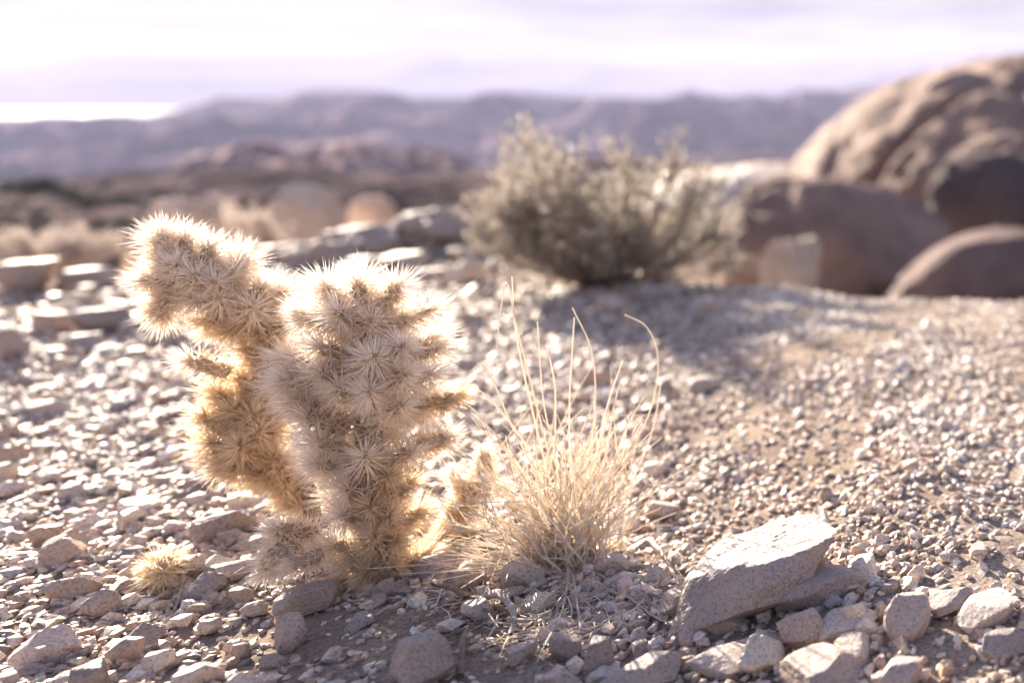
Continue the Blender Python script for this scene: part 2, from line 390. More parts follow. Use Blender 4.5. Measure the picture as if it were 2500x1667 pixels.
# ------------------------------------------------------------------ rocks
_ico = {}
def ico(n):
    if n not in _ico:
        import bmesh
        bm = bmesh.new(); bmesh.ops.create_icosphere(bm, subdivisions=n, radius=1.0)
        V = np.array([v.co[:] for v in bm.verts]); F = np.array([[v.index for v in f.verts] for f in bm.faces]); bm.free()
        _ico[n] = (V / np.linalg.norm(V, axis=1)[:, None], F)
    return _ico[n]
def rock_shape(seed, sub=4, planes=14, soft=0.02, rough=0.06, roundness=0.0):
    """unit stone: a polyhedron of random facets, chipped and roughened; fits in a box of half-size about 1"""
    g = np.random.default_rng(seed)
    D, F = ico(sub)
    n = g.normal(size=(planes, 3)); n /= np.linalg.norm(n, axis=1)[:, None]
    n = np.vstack([n, [[0, 0, 1], [0, 0, -1]]])
    dd = g.uniform(0.62, 1.0, len(n))
    q = np.maximum(D @ n.T, 1e-3)
    rr = dd[None, :] / q
    if soft > 0:
        k = 1 / soft; r = -np.log(np.exp(-k * (np.minimum(rr, 3))).sum(1)) / k
    else: r = rr.min(1)
    r = np.minimum(r, 1.35)
    r = r * (1 - roundness) + roundness * 0.9
    if rough > 0:
        r = r * (1 + rough * fbm(D[:, 0] * 2.3 + seed, D[:, 1] * 2.3, D[:, 2] * 2.3, seed % 97, 5 if sub > 3 else 2, 0.6))
    V = D * r[:, None]
    mn, mxx = V.min(0), V.max(0)
    V = (V - (mn + mxx) / 2) / ((mxx - mn) / 2)
    return V, F
def px_size(P):
    """metres per photo pixel at point P (vertical, horizontal)"""
    a = proj(P); b = proj(P + np.array([0, 0, 0.01])); c = proj(P + np.array([0.01, 0, 0]))
    return 0.01 / abs(b[1] - a[1]), 0.01 / abs(c[0] - a[0])
def rock(px, py, w, h, label, deep=0.8, rz=None, seed=0, mat=None, sub=4, planes=13, name='rock', cat='rock', group=None, tilt=0.0, Y=None, sink=0.12, rough=0.06, roundness=0.0, soft=0.02, lean=0.0, z=None):
    """rock whose base line is at (px, py) in the photograph and which appears w by h pixels; rests on the ground there"""
    P = ground_at(px, py) if Y is None else onY(px, py, Y)
    sv, sh = px_size(P)
    W = w * sh / 2; H = h * sv / 2
    el = math.atan2(CAMH - P[2], math.hypot(P[0], P[1]))
    dep = W * deep
    H2 = max((H - dep * math.sin(el) * 0.5) / math.cos(el), H * 0.4)
    V, F = rock_shape(seed * 13 + 5, sub, planes, soft, rough, roundness)
    V = V * np.array([W, dep, H2])
    c, s = math.cos(tilt), math.sin(tilt)           # lean in the picture plane
    V = V @ np.array([[c, 0, s], [0, 1, 0], [-s, 0, c]]).T
    V[:, 2] += lean * V[:, 0]
    zmin = V[:, 2].min(); V[:, 2] -= zmin + sink * (V[:, 2].max() - zmin)
    P = P + np.array([0, dep * 0.6, 0])
    if Y is None: P[2] = float(height(P[0], P[1], False))
    if z is not None: P[2] = z
    o = obj(name, mesh_np(name, V, F, sub > 3 and roundness > 0.2), mat or M_rock, None, P)
    tag(o, label, cat, group)
    return o

# big boulders on the right
def dome(cx, cy, w, h, label, seed, Y, deep=0.8, mat=None, rough=0.08, crease=0.05, planes=9, roundness=0.6, tilt=0.0):
    """weathered rounded boulder centred at (cx, cy), w by h pixels, standing at depth Y and sunk in the ground"""
    C = onY(cx, cy, Y); sv, sh = px_size(C)
    D, F = ico(7)
    V, _ = rock_shape(seed * 7 + 3, 7, planes, 0.08, 0.0, roundness)
    n = fbm(D[:, 0] * 1.6 + seed, D[:, 1] * 1.6, D[:, 2] * 1.6, seed, 6, 0.55)
    cr_ = 1 - np.abs(vn(D[:, 0] * 1.3 + seed * 2, D[:, 1] * 1.3, D[:, 2] * 1.7, seed + 4)) * 2
    cr2 = 1 - np.abs(vn(D[:, 0] * 2.9, D[:, 1] * 2.9 + seed, D[:, 2] * 2.1, seed + 8)) * 2
    V = V * (1 + rough * n + 0.02 * fbm(D[:, 0] * 9, D[:, 1] * 9, D[:, 2] * 9, seed + 20, 4) - crease * np.clip(cr_ - 0.82, 0, 1) * 5 - crease * 0.4 * np.clip(cr2 - 0.85, 0, 1) * 5)[:, None]
    V = V * np.array([w / 2 * sh, w / 2 * sh * deep, h / 2 * sv])
    c, s_ = math.cos(tilt), math.sin(tilt); V = V @ np.array([[c, 0, s_], [0, 1, 0], [-s_, 0, c]]).T
    base = V[:, 2].min(); V[:, 2] -= base
    P = C + np.array([0, 0, base]); P = P * 1.0
    P = P + np.array([C[0] / Y, 1, 0]) * (w / 2 * sh * deep) * 0.35
    o = obj('boulder', mesh_np('boulder', V, F, True), mat or M_boulder, None, P)
    tag(o, label, 'boulder'); return o
dome(2640, 590, 1440, 900, 'huge brown rounded granite dome rising out of the frame at the right edge', 3, 9.5)
dome(2470, 500, 420, 250, 'dark brown rounded boulder wedged low against the huge dome at the right edge', 5, 7.4, mat=M_boulder_dark)
dome(2060, 660, 590, 430, 'mauve brown boulder with lit sloping top in front of the huge dome', 11, 6.0, roundness=0.3, planes=8, tilt=0.12)
dome(2430, 720, 520, 310, 'dark boulder with a cream white left edge, lowest at the right frame edge', 15, 4.7, mat=M_boulder_dark, roundness=0.4, tilt=-0.08)
dome(1860, 520, 560, 220, 'low pale sandy rock slope between the sage bush and the huge dome', 23, 12.0, mat=M_rock_pale, roundness=0.5)
rock(1945, 735, 150, 165, 'square block with pale top and tan side leaning on the mauve boulder', deep=0.8, seed=20, mat=M_rock_pale, sub=6, planes=7, rough=.22, name='boulder', cat='boulder', Y=4.6, roundness=0.05, sink=0.05)
# boulders beyond the crest on the left
dome(752, 560, 190, 215, 'tall tan boulder split by a dark upright crack behind the cacti', 29, 7.6, mat=M_boulder_tan, roundness=0.35, planes=8, crease=0.10)
dome(912, 560, 130, 160, 'small rounded tan boulder right of the tall cracked boulder', 31, 8.0, mat=M_boulder_tan, roundness=0.6)
dome(425, 610, 250, 240, 'pointed brown boulder behind the head of the leaning cactus', 37, 5.8, mat=M_boulder_tan, roundness=0.1, planes=10, tilt=0.2)

rocks_spec = [
 # px, py(base), w, h, label, extra
 (70, 712, 160, 86, 'large flat topped slab at the left frame edge beside the small shrub', dict(deep=.6, planes=8, sub=5)),
 (215, 706, 150, 58, 'dark low slab between the flat topped slab and the leaning cactus', dict(deep=.6, planes=9, sub=5)),
 (205, 722, 74, 30, 'small white flat stone below the dark low slab', dict(mat='pale', deep=.9)),
 (255, 815, 150, 72, 'grey brown wedge rock on the ledge left of the leaning cactus', dict(deep=.6, sub=5)),
 (120, 820, 120, 66, 'upright block rock on the ledge near the left edge', dict(deep=.7, sub=5)),
 (25, 880, 100, 90, 'blunt shaded rock cut by the left frame edge', dict(deep=.7, sub=5)),
 (205, 855, 90, 44, 'cream topped stone under the wedge rock', dict(mat='pale')),
 (410, 842, 130, 56, 'pale bluish flat rock behind the neck of the leaning cactus', dict(mat='pale')),
 (340, 760, 110, 34, 'low pale stone just under the head of the leaning cactus', dict(mat='pale')),
 (100, 1015, 150, 42, 'long flat pale slab lying in the gravel at the left edge', dict(mat='pale', deep=.5, sub=5)),
 (60, 950, 90, 40, 'shaded rock just above the long flat slab', dict()),
 (780, 650, 210, 90, 'knobbly outcrop rock on the left foot of the mound', dict(deep=.8, sub=6, sink=.3, rough=.35, planes=20, roundness=.3)),
 (900, 625, 260, 105, 'broad outcrop rock on the crest of the mound', dict(deep=.8, sub=6, sink=.3, rough=.35, planes=20, roundness=.3)),
 (1060, 600, 280, 120, 'outcrop rock against the left side of the sage bush', dict(deep=.8, sub=6, sink=.3, rough=.35, planes=20, roundness=.3)),
 (690, 640, 120, 50, 'low knobbly rock at the far left toe of the mound', dict(rough=.12)),
 (990, 660, 130, 50, 'pale flat rock on the mound below the broad outcrop', dict(mat='pale')),
 (1050, 690, 100, 40, 'brown low rock on the mound left of the bush base', dict()),
 (870, 665, 120, 40, 'low stone at the foot of the broad outcrop', dict()),
 (1130, 640, 90, 40, 'orange tinged stone left of the base of the sage bush', dict()),
 (1500, 770, 80, 60, 'whitish round stone in the shade below the sage bush', dict(mat='pale', planes=18)),
 (1600, 750, 70, 64, 'pinkish upright stone touching the sage bush base', dict(mat='pale')),
 (1720, 770, 90, 50, 'pinkish stone at the right end of the bush shadow rim', dict(mat='pale')),
 (1620, 700, 60, 40, 'small dull stone under the right side of the sage bush', dict()),
 (1990, 950, 54, 36, 'lone orange brown stone on the far sunny gravel', dict()),
 (1720, 960, 80, 44, 'dark stone at the tip of the bush shadow', dict()),
 (545, 1325, 160, 80, 'long speckled block lying left of the cactus foot', dict(deep=.55, planes=9, sub=5, tilt=.02)),
 (615, 1352, 120, 42, 'slanting shaded stone tucked under the speckled block', dict(deep=.6, tilt=-.25)),
 (522, 1362, 62, 34, 'angular grey stone below the speckled block', dict()),
 (470, 1415, 90, 62, 'steep grey wedge stone beside the fallen joint', dict(planes=7)),
 (570, 1415, 130, 44, 'pale wedge stone pointing at the fallen joint', dict(mat='pale', planes=7, deep=.6)),
 (750, 1495, 168, 74, 'flat pointed grey granite stone in front of the cactus', dict(deep=.6, planes=7, sub=6, lean=.15)),
 (710, 1585, 82, 88, 'upright triangular brown stone on the bare soil', dict(planes=6, sub=6)),
 (875, 1540, 96, 50, 'pinkish half buried stone in the shaded soil', dict(sink=.3)),
 (1035, 1690, 160, 148, 'big coarse grained grey stone at the bottom in front of the cactus', dict(planes=16, sub=6, deep=.8, rough=.08)),
 (945, 1462, 50, 52, 'small upright grey stone at the cactus foot', dict(planes=8)),
 (1130, 1445, 110, 62, 'brown stone between the cactus foot and the grass tuft', dict(sub=5)),
 (1280, 1440, 110, 98, 'pale coarse boulder stone left of the grass tuft base', dict(mat='pale', sub=5, planes=14)),
 (1250, 1472, 80, 40, 'low brown stone under the pale coarse stone', dict()),
 (1170, 1515, 90, 56, 'pink tinted stone wrapped by a bent root', dict(mat='pale')),
 (1100, 1545, 80, 36, 'whitish chip of rock lying by the bent root', dict(mat='pale')),
 (1385, 1620, 80, 78, 'sunlit capped square stone at the bottom near the middle', dict(planes=7, sub=5)),
 (1465, 1650, 78, 96, 'tall granular stone right of the sunlit capped stone', dict(planes=8, sub=5)),
 (1360, 1690, 120, 66, 'dark angular stone at the bottom edge below the capped stone', dict(sub=5)),
 (1280, 1625, 84, 52, 'dark stone left of the sunlit capped stone', dict()),
 (1500, 1405, 90, 62, 'blocky pinkish stone right of the grass tuft base', dict(mat='pale')),
 (620, 1505, 66, 40, 'cream pebble near the upright triangular stone', dict(mat='pale')),
 (590, 1475, 58, 46, 'round brown pebble above the cream pebble', dict()),
 (590, 1605, 44, 38, 'small brown cube of stone on the soil by the left gravel', dict(planes=7)),
 (510, 1550, 66, 40, 'pinkish stone on the edge of the bare soil', dict(mat='pale')),
 (480, 1690, 130, 66, 'pale pink tilted stone at the bottom left of centre', dict(mat='pale', sub=5, tilt=-.2)),
 (390, 1640, 90, 52, 'pinkish flat stone in the gravel at lower left', dict(mat='pale', tilt=-.15)),
 (810, 1615, 56, 34, 'small pale stone in the dark soil left of the big coarse stone', dict(mat='pale')),
 (250, 1500, 110, 60, 'dark reddish blurred stone in the left gravel', dict(tilt=.2)),
 (310, 1620, 100, 70, 'tan blurred stone in the lower left gravel', dict()),
 (130, 1620, 90, 60, 'pinkish blurred stone in the bottom left corner', dict(mat='pale')),
 (215, 1700, 110, 80, 'dark brown blurred stone at the bottom left', dict()),
 (1850, 1520, 500, 225, 'long pale slanting rock, largest in the right foreground', dict(deep=.7, planes=13, sub=6, tilt=-.42, sink=.34, rough=.11, seed=402)),
 (2010, 1480, 210, 96, 'bluish grey rock tucked against the right of the long slanting rock', dict(deep=.6, sub=5)),
 (1680, 1500, 120, 70, 'low grey rock under the left tip of the long slanting rock', dict(sub=5)),
 (1780, 1545, 120, 70, 'blurred tan stone in front of the long slanting rock', dict()),
 (2230, 1560, 110, 110, 'blurred tan upright stone in the right gravel', dict(planes=9)),
 (2075, 1560, 150, 70, 'pointed cream stone in the right gravel', dict(mat='pale', tilt=-.3)),
 (2050, 1695, 220, 110, 'large dark stone with a lit crest at the bottom right', dict(sub=5)),
 (2210, 1700, 110, 90, 'rounded brown stone at the bottom edge right of the dark crested stone', dict(planes=18)),
 (1560, 1695, 240, 84, 'long dark stone with a cream rim at the bottom centre right', dict(sub=5, deep=.6, tilt=-.12)),
 (1820, 1640, 260, 66, 'dark low stone behind the long rimmed stone', dict(sub=5, deep=.5)),
 (2420, 1530, 140, 76, 'cream layered stone near the right edge', dict(mat='pale')),
 (2470, 1600, 120, 70, 'mauve stone in the bottom right corner', dict()),
 (2330, 1500, 110, 60, 'tan wedge stone above the right corner stones', dict(tilt=-.25)),
]
for i, (px, py, w, h, lab, ex) in enumerate(rocks_spec):
    ex = dict(ex); mt = M_rock_pale if ex.pop('mat', None) == 'pale' else M_rock
    rock(px, py, w, h, lab, mat=mt, seed=ex.pop('seed', 101 + i), **ex)

# ------------------------------------------------------------------ gravel
def gravel():
    variants_s = [rock_shape(900 + k, 1, 9, 0.0, 0.10) for k in range(14)]
    variants_b = [rock_shape(950 + k, 3, 10, 0.015, 0.06) for k in range(12)]
    pts = []
    def scatter(n, r0, r1, s0, s1, power=1.0):
        a = np.radians(rng.uniform(-29, 31, n)); r = np.sqrt(rng.uniform(r0**2, r1**2, n))
        x, y = np.sin(a) * r, np.cos(a) * r
        s = s0 + (s1 - s0) * rng.power(1.0 / power, n) if False else s0 * (s1 / s0) ** (rng.uniform(0, 1, n) ** power)
        return np.stack([x, y, s], 1)
    P = np.vstack([
        scatter(66000, 0.5, 2.6, 0.0025, 0.0058, 1.3),
        scatter(36000, 0.5, 3.2, 0.0048, 0.0105, 1.8),
        scatter(2300, 0.5, 3.4, 0.0095, 0.024, 2.6),
        scatter(26000, 2.3, 5.2, 0.006, 0.014, 1.8),
        scatter(420, 2.3, 5.0, 0.016, 0.045, 1.8)])
    px, py = proj(np.stack([P[:, 0], P[:, 1], height(P[:, 0], P[:, 1], False)], 1))
    # bare soil patch in front of the cactus and gaps elsewhere
    bare = np.clip(np.exp(-(((px - 1010) / 430) ** 4 + ((py - 1570) / 130) ** 4)) + 0.25 * vn(P[:, 0] * 12, P[:, 1] * 12, None, 3), 0, 1)
    clump = 0.80 + 0.35 * fbm(P[:, 0] * 5, P[:, 1] * 5, None, 8, 3)
    clump = clump - sstep(1500, 1900, px) * np.clip(1.6 * fbm(P[:, 0] * 7, P[:, 1] * 4, None, 18, 4) + 0.05, 0, 0.5)
    small = P[:, 2] < 0.0048
    keep = (rng.uniform(0, 1, len(P)) < np.clip(clump - bare * np.where(small, 0.45, 0.94), 0, 1)) & (px > -250) & (px < 2750) & (py < 1850)
    P = P[keep]; px = px[keep]; py = py[keep]
    kr = ~((px > 1650) & (py < 1330) & (P[:, 2] > 0.0064) & (rng.uniform(0, 1, len(P)) < 0.93))
    P = P[kr]; px = px[kr]; py = py[kr]
    z = height(P[:, 0], P[:, 1])
    yaw = rng.uniform(0, 2 * math.pi, len(P)); tx = rng.normal(0, 0.36, len(P)); ty = rng.normal(0, 0.36, len(P))
    asp = np.stack([rng.uniform(0.75, 1.3, len(P)), rng.uniform(0.6, 1.0, len(P)), rng.uniform(0.38, 0.85, len(P))], 1)
    tint = np.clip(rng.beta(1.5, 1.5, len(P)) * (1 - 0.4 * sstep(0.25, 0.7, P[:, 0])) + 0.44 * sstep(0.2, 0.6, P[:, 0]), 0, 1)  # paler to the right: sandier stones, with sunlit brightness put into the tint
    app = P[:, 2] / np.hypot(P[:, 0], P[:, 1]) * np.where((px > 0) & (px < 2500) & (py > 0) & (py < 1667), 1, 0)
    order = np.argsort(-app)
    big = order[:236]; rest = order[236:]
    rest_big = rest[P[rest, 2] > 0.0105]; rest_small = rest[P[rest, 2] <= 0.0105]
    def emit(idx, variants):
        Vs, Fs, Ts = [], [], []; off = 0
        vid = rng.integers(0, len(variants), len(idx))
        for v, (V0, F0) in enumerate(variants):
            ii = idx[vid == v]
            if len(ii) == 0: continue
            V = V0[None] * (asp[ii] * P[ii, 2:3] )[:, None, :] 
            c, s = np.cos(tx[ii])[:, None], np.sin(tx[ii])[:, None]
            y1 = V[..., 1] * c - V[..., 2] * s; z1 = V[..., 1] * s + V[..., 2] * c; x1 = V[..., 0]
            c, s = np.cos(ty[ii])[:, None], np.sin(ty[ii])[:, None]
            x2 = x1 * c + z1 * s; z2 = -x1 * s + z1 * c
            c, s = np.cos(yaw[ii])[:, None], np.sin(yaw[ii])[:, None]
            X = x2 * c - y1 * s + P[ii, 0:1]; Y = x2 * s + y1 * c + P[ii, 1:2]
            Z = z2 + (z[ii] + asp[ii, 2] * P[ii, 2] * 0.45)[:, None]
            Vv = np.stack([X, Y, Z], -1).reshape(-1, 3)
            n = V0.shape[0]
            Ff = (F0[None] + (np.arange(len(ii)) * n)[:, None, None]).reshape(-1, 3) + off
            Vs.append(Vv); Fs.append(Ff); Ts.append(np.repeat(tint[ii], n)); off += len(Vv)
        return np.vstack(Vs), np.vstack(Fs), np.concatenate(Ts)
    V1, F1, T1 = emit(rest_small, variants_s); V2, F2, T2 = emit(rest_big, variants_b)
    me = mesh_np('gravel', np.vstack([V1, V2]), np.vstack([F1, F2 + len(V1)]), False, {'tint': np.concatenate([T1, T2])})
    o = obj('gravel', me, M_gravel); tag(o, 'loose pale desert gravel covering the ground', 'gravel', None, 'stuff')
    # the largest stones are objects of their own
    protos = [mesh_np('loose_stone', *rock_shape(980 + k, 4, 11, 0.015, 0.06)) for k in range(12)]
    for m in protos: m.materials.append(M_stone)
    def zone(u, v):
        if v < 1000: return ('beyond the cacti on the sunlit slope', 'distant loose stones') if u < 1250 else ('on the far sunny flat at the right', 'distant flat stones')
        if u < 330: return ('in the blurred gravel at the left edge', 'left edge stones')
        if u < 700: return (('in the gravel between the fallen joint and the bottom edge', 'lower left stones') if v > 1380 else ('in the glittering gravel left of the cacti', 'left gravel stones'))
        if u < 1150: return ('scattered on the soil before the cactus foot', 'stones before the cactus') if v > 1380 else ('in the gravel behind the cactus stems', 'stones behind the cactus')
        if u < 1650: return ('in the litter below the grass tuft', 'stones below the grass') if v > 1380 else ('in the gravel behind the grass tuft', 'stones behind the grass')
        if v > 1500: return ('in the blurred stones along the bottom right', 'bottom right stones')
        return ('in the soft gravel around the long slanting rock', 'right gravel stones')
    for q, i in enumerate(big):
        s = float(P[i, 2]); b = bpy.data.objects.new('stone', protos[q % 12]); sc.collection.objects.link(b)
        b.location = (float(P[i, 0]), float(P[i, 1]), float(z[i] + asp[i, 2] * s * 0.45))
        b.scale = tuple(float(v) for v in asp[i] * s); b.rotation_euler = (float(tx[i]), float(ty[i]), float(yaw[i]))
        zt, zg = zone(px[i], py[i])
        kind = 'flat' if asp[i, 2] < 0.45 else ('chunky' if asp[i, 2] > 0.6 else 'angular')
        tag(b, f'{kind} loose stone {zt}', 'stone', f'{kind} {zg}')
gravel()

# ------------------------------------------------------------------ tubes
def tube_arrays(pts, rad, sides=5):
    pts = np.asarray(pts, float); n = len(pts)
    T = np.gradient(pts, axis=0); T /= np.linalg.norm(T, axis=1)[:, None] + 1e-12
    ref = np.array([0.31, 0.87, 0.13]); A = np.cross(T, ref); A /= np.linalg.norm(A, axis=1)[:, None] + 1e-12; B = np.cross(T, A)
    th = np.arange(sides) * 2 * math.pi / sides
    rad = np.broadcast_to(np.asarray(rad, float), (n,))
    V = pts[:, None, :] + rad[:, None, None] * (np.cos(th)[None, :, None] * A[:, None, :] + np.sin(th)[None, :, None] * B[:, None, :])
    V = V.reshape(-1, 3)
    i, j = np.meshgrid(np.arange(n - 1), np.arange(sides), indexing='ij')
    a = (i * sides + j).ravel(); b = (i * sides + (j + 1) % sides).ravel()
    F = np.stack([a, b, b + sides, a + sides], 1)
    return V, F
class Acc:
    def __init__(s): s.V = []; s.F = []; s.T = []; s.n = 0
    def add(s, V, F, tint=0.5):
        s.V.append(V); s.F.append(F + s.n); s.T.append(np.full(len(V), tint) if np.isscalar(tint) else tint); s.n += len(V)
    def build(s, name, mat, parent=None, smooth=True, loc=None):
        V = np.vstack(s.V)
        if loc is not None: V = V - np.asarray(loc)[None]
        return obj(name, mesh_np(name, V, np.vstack(s.F), smooth, {'tint': np.concatenate(s.T)}), mat, parent)
def smooth_path(pts, n=14):
    pts = np.asarray(pts, float); k = len(pts)
    if k == 2: return pts[0] + (pts[1] - pts[0]) * np.linspace(0, 1, n)[:, None]
    P = np.vstack([2 * pts[0] - pts[1], pts, 2 * pts[-1] - pts[-2]]); out = []
    for u in np.linspace(0, k - 1 - 1e-9, n):
        i = int(u); t = u - i; a, b, c, d = P[i], P[i + 1], P[i + 2], P[i + 3]
        out.append(0.5 * (2 * b + (c - a) * t + (2 * a - 5 * b + 4 * c - d) * t * t + (3 * b - a - 3 * c + d) * t**3))
    return np.array(out)

# ------------------------------------------------------------------ cactus
def frame_of(d):
    d = d / np.linalg.norm(d); a = np.cross(d, [0.2, 0.1, 0.97] if abs(d[2]) < 0.9 else [1, 0, 0]); a /= np.linalg.norm(a)
    return d, a, np.cross(d, a)
def spines_at(C, Nn, per, length, g, width=0.00062, spread=0.95):
    """cones of spines leaving the areoles at C along normals Nn"""
    k = len(C); n = k * per
    C = np.repeat(C, per, 0); Nn = np.repeat(Nn, per, 0)
    ref = np.where(np.abs(Nn[:, 2:3]) < 0.9, np.array([[0, 0, 1.0]]), np.array([[1.0, 0, 0]]))
    A = np.cross(Nn, ref); A /= np.linalg.norm(A, axis=1)[:, None]; B = np.cross(Nn, A)
    ph = g.uniform(0, 2 * math.pi, n); th = np.sqrt(g.uniform(0, 1, n)) * spread
    D = np.cos(th)[:, None] * Nn + np.sin(th)[:, None] * (np.cos(ph)[:, None] * A + np.sin(ph)[:, None] * B)
    Ls = length * (0.62 + 0.42 * g.beta(2.5, 1.6, n)) * (1 - 0.25 * (th / spread) ** 2)
    U = np.cross(D, g.normal(size=(n, 3))); U /= np.linalg.norm(U, axis=1)[:, None]; W = np.cross(D, U)
    w = width * g.uniform(0.7, 1.25, n)[:, None]
    b0 = C + U * w; b1 = C + (-0.5 * U + 0.866 * W) * w; b2 = C + (-0.5 * U - 0.866 * W) * w
    tip = C + D * Ls[:, None]
    V = np.stack([b0, b1, b2, tip], 1).reshape(-1, 3)
    i = np.arange(n)[:, None, None] * 4
    F = (np.array([[0, 1, 3], [1, 2, 3]])[None] + i).reshape(-1, 3)
    tt = np.clip(g.beta(3, 2, n), 0, 1)
    T = np.stack([tt * 0.45, tt * 0.45, tt * 0.45, np.clip(tt * 0.7 + 0.4, 0, 1)], 1).ravel()
    return V, F, T
def joint(parent, origin, P0, P1, r, g, slen=0.031, per=9, gap=0.0070, mat=None, old=False, label=None, name='joint', width=0.00062):
    """a cactus joint: knobbly stem segment from P0 to rounded tip P1, and its spines as a sub-part"""
    P0 = np.asarray(P0, float) - origin; P1 = np.asarray(P1, float) - origin
    L = np.linalg.norm(P1 - P0); d, a, b = frame_of(P1 - P0)
    nu, nv = 26, 18
    V = [];
    for i in range(nu):
        t = i / (nu - 1); s = t * L
        rr = r * math.sqrt(max(1 - max(0, (s - (L - r)) / r) ** 2, 0)) * math.sqrt(max(1 - max(0, (0.5 * r - s) / (0.5 * r)) ** 2, 0.02))
        for j in range(nv):
            th = 2 * math.pi * (j + 0.5 * (i % 2)) / nv
            kb = 1 + 0.10 * math.cos(6 * th + 40 * 2 * t) 
            V.append(P0 + d * s + (a * math.cos(th) + b * math.sin(th)) * rr * kb)
    V = np.array(V); i, j = np.meshgrid(np.arange(nu - 1), np.arange(nv), indexing='ij')
    A_ = (i * nv + j).ravel(); B_ = (i * nv + (j + 1) % nv).ravel(); F = np.stack([A_, B_, B_ + nv, A_ + nv], 1)
    body = obj(name, mesh_np(name, V, F, True), M_flesh, parent)
    if label: body['label'] = label
    # areoles on a golden spiral over side and tip
    side = 2 * math.pi * r * max(L - r, 0.001); cap = 2 * math.pi * r * r
    n = max(int((side + cap) / gap**2), 14)
    k = (np.arange(n) + 0.5) / n; th = np.arange(n) * 2.39996 + g.uniform(0, 6)
    s = k * L
    up = np.clip((s - (L - r)) / r, 0, 1)
    rad = r * np.sqrt(1 - up**2)
    RD = np.cos(th)[:, None] * a + np.sin(th)[:, None] * b
    C = P0 + d * s[:, None] + RD * rad[:, None]
    Nn = RD * np.sqrt(1 - up**2)[:, None] + d * (up + 0.28)[:, None]; Nn /= np.linalg.norm(Nn, axis=1)[:, None]
    Vs, Fs, Ts = spines_at(C, Nn, per, slen * 0.86, g, width)
    Ts = Ts * 0.72
    kt = 7; tn_ = d[None] + (a[None] * np.cos(np.arange(kt) * 2.4)[:, None] + b[None] * np.sin(np.arange(kt) * 2.4)[:, None]) * np.linspace(0, 1.3, kt)[:, None]
    tn_ /= np.linalg.norm(tn_, axis=1)[:, None]
    Vt, Ft, Tt = spines_at(P1[None] - d[None] * r * 0.5 + tn_ * r * 0.5, tn_, 9, slen * 1.08, g, width * 1.1, 0.8)
    Vs, Fs, Ts = np.vstack([Vs, Vt]), np.vstack([Fs, Ft + len(Vs)]), np.concatenate([Ts, np.clip(Tt + 0.15, 0, 1)])
    obj('spines', mesh_np('spines', Vs, Fs, False, {'tint': Ts}), mat or (M_spine_old if old else M_spine), body)
    return body
def near_poly(axis, p):
    best = None
    for k in range(len(axis) - 1):
        a = np.array(axis[k][:2], float); b = np.array(axis[k + 1][:2], float); t = np.clip(np.dot(p - a, b - a) / np.dot(b - a, b - a), 0, 1)
        q = a + (b - a) * t; dd = np.linalg.norm(p - q); rr = axis[k][2] * (1 - t) + axis[k + 1][2] * t
        if best is None or dd < best[0]: best = (dd, q, rr)
    return best
def cactus(name, label, base_px, axis, stars, extra, seed, Y, old=lambda p: False, backs=0.6, core_r=0.45, slen=0.031, stem_r=0.012, lmax=0.05):
    """axis: (px, py, reach px); stars: joint tips (px, py[, depth shift m])"""
    g = np.random.default_rng(seed)
    B = onY(*base_px, Y); B[2] = float(height(B[0], B[1])) 
    root = empty(name, B); tag(root, label, 'cactus')
    sv, sh = px_size(onY(axis[len(axis) // 2][0], axis[len(axis) // 2][1], Y))
    axw = [onY(a[0], a[1], Y) for a in axis]
    # trunk
    pts = smooth_path([B - [0, 0, .01]] + axw, 30); rr = np.interp(np.linspace(0, 1, 30), np.linspace(0, 1, len(axis) + 1), [stem_r] + [max(a[2] * sh * core_r * 0.28, stem_r) for a in axis])
    V, F = tube_arrays(pts - B, rr, 12); tr = obj('trunk', mesh_np('trunk', V, F, True), M_bark, root)
    n = 520; tpar = g.uniform(0.2, 0.98, n); idx = tpar * 29; i0 = idx.astype(int); fr = idx - i0
    C = pts[i0] * (1 - fr)[:, None] + pts[np.minimum(i0 + 1, 29)] * fr[:, None]; rC = np.interp(idx, np.arange(30), rr)
    T = pts[np.minimum(i0 + 1, 29)] - pts[np.maximum(i0 - 1, 0)]; T /= np.linalg.norm(T, axis=1)[:, None]
    q = g.normal(size=(n, 3)); q -= (q * T).sum(1)[:, None] * T; q /= np.linalg.norm(q, axis=1)[:, None]
    Vs, Fs, Ts = spines_at(C + q * rC[:, None] - B, q, 6, slen * 0.75, g)
    obj('spines', mesh_np('spines', Vs, Fs, False, {'tint': Ts}), M_spine_old, tr)
    for st in stars:
        p = np.array(st[:2], float); dz = st[2] if len(st) > 2 else 0.0
        dd, q, R_ = near_poly(axis, p)
        off = -math.sqrt(max(R_**2 - dd**2, (0.12 * R_)**2)) * sh + dz
        for back in (False, True):
            if back and (g.uniform() > backs or len(st) > 3): continue
            o = off if not back else -off * g.uniform(0.7, 1.1)
            pj = p if not back else p + g.normal(0, 14, 2)
            P1 = onY(pj[0], pj[1], Y + o)
            A0 = onY(q[0], q[1] + 45, Y)
            dv = P1 - A0; L = np.linalg.norm(dv); ll = min(L * 0.9, g.uniform(lmax * 0.68, lmax))
            P0 = P1 - dv / L * ll
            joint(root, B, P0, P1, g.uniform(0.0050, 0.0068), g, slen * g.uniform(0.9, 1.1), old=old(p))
    for (a, b, rj, lab, od) in extra:
        P0 = onY(a[0], a[1], Y + (a[2] if len(a) > 2 else 0)); P1 = onY(b[0], b[1], Y + (b[2] if len(b) > 2 else 0))
        joint(root, B, P0, P1, rj, g, slen * 0.78, old=od, label=lab)
    return root, B
G0 = ground_at(930, 1412); YM = float(G0[1])
cam_d.dof.focus_distance = 0.96 * float((onY(900, 1180, YM - 0.035) - np.array([0, 0, CAMH])) @ FW)
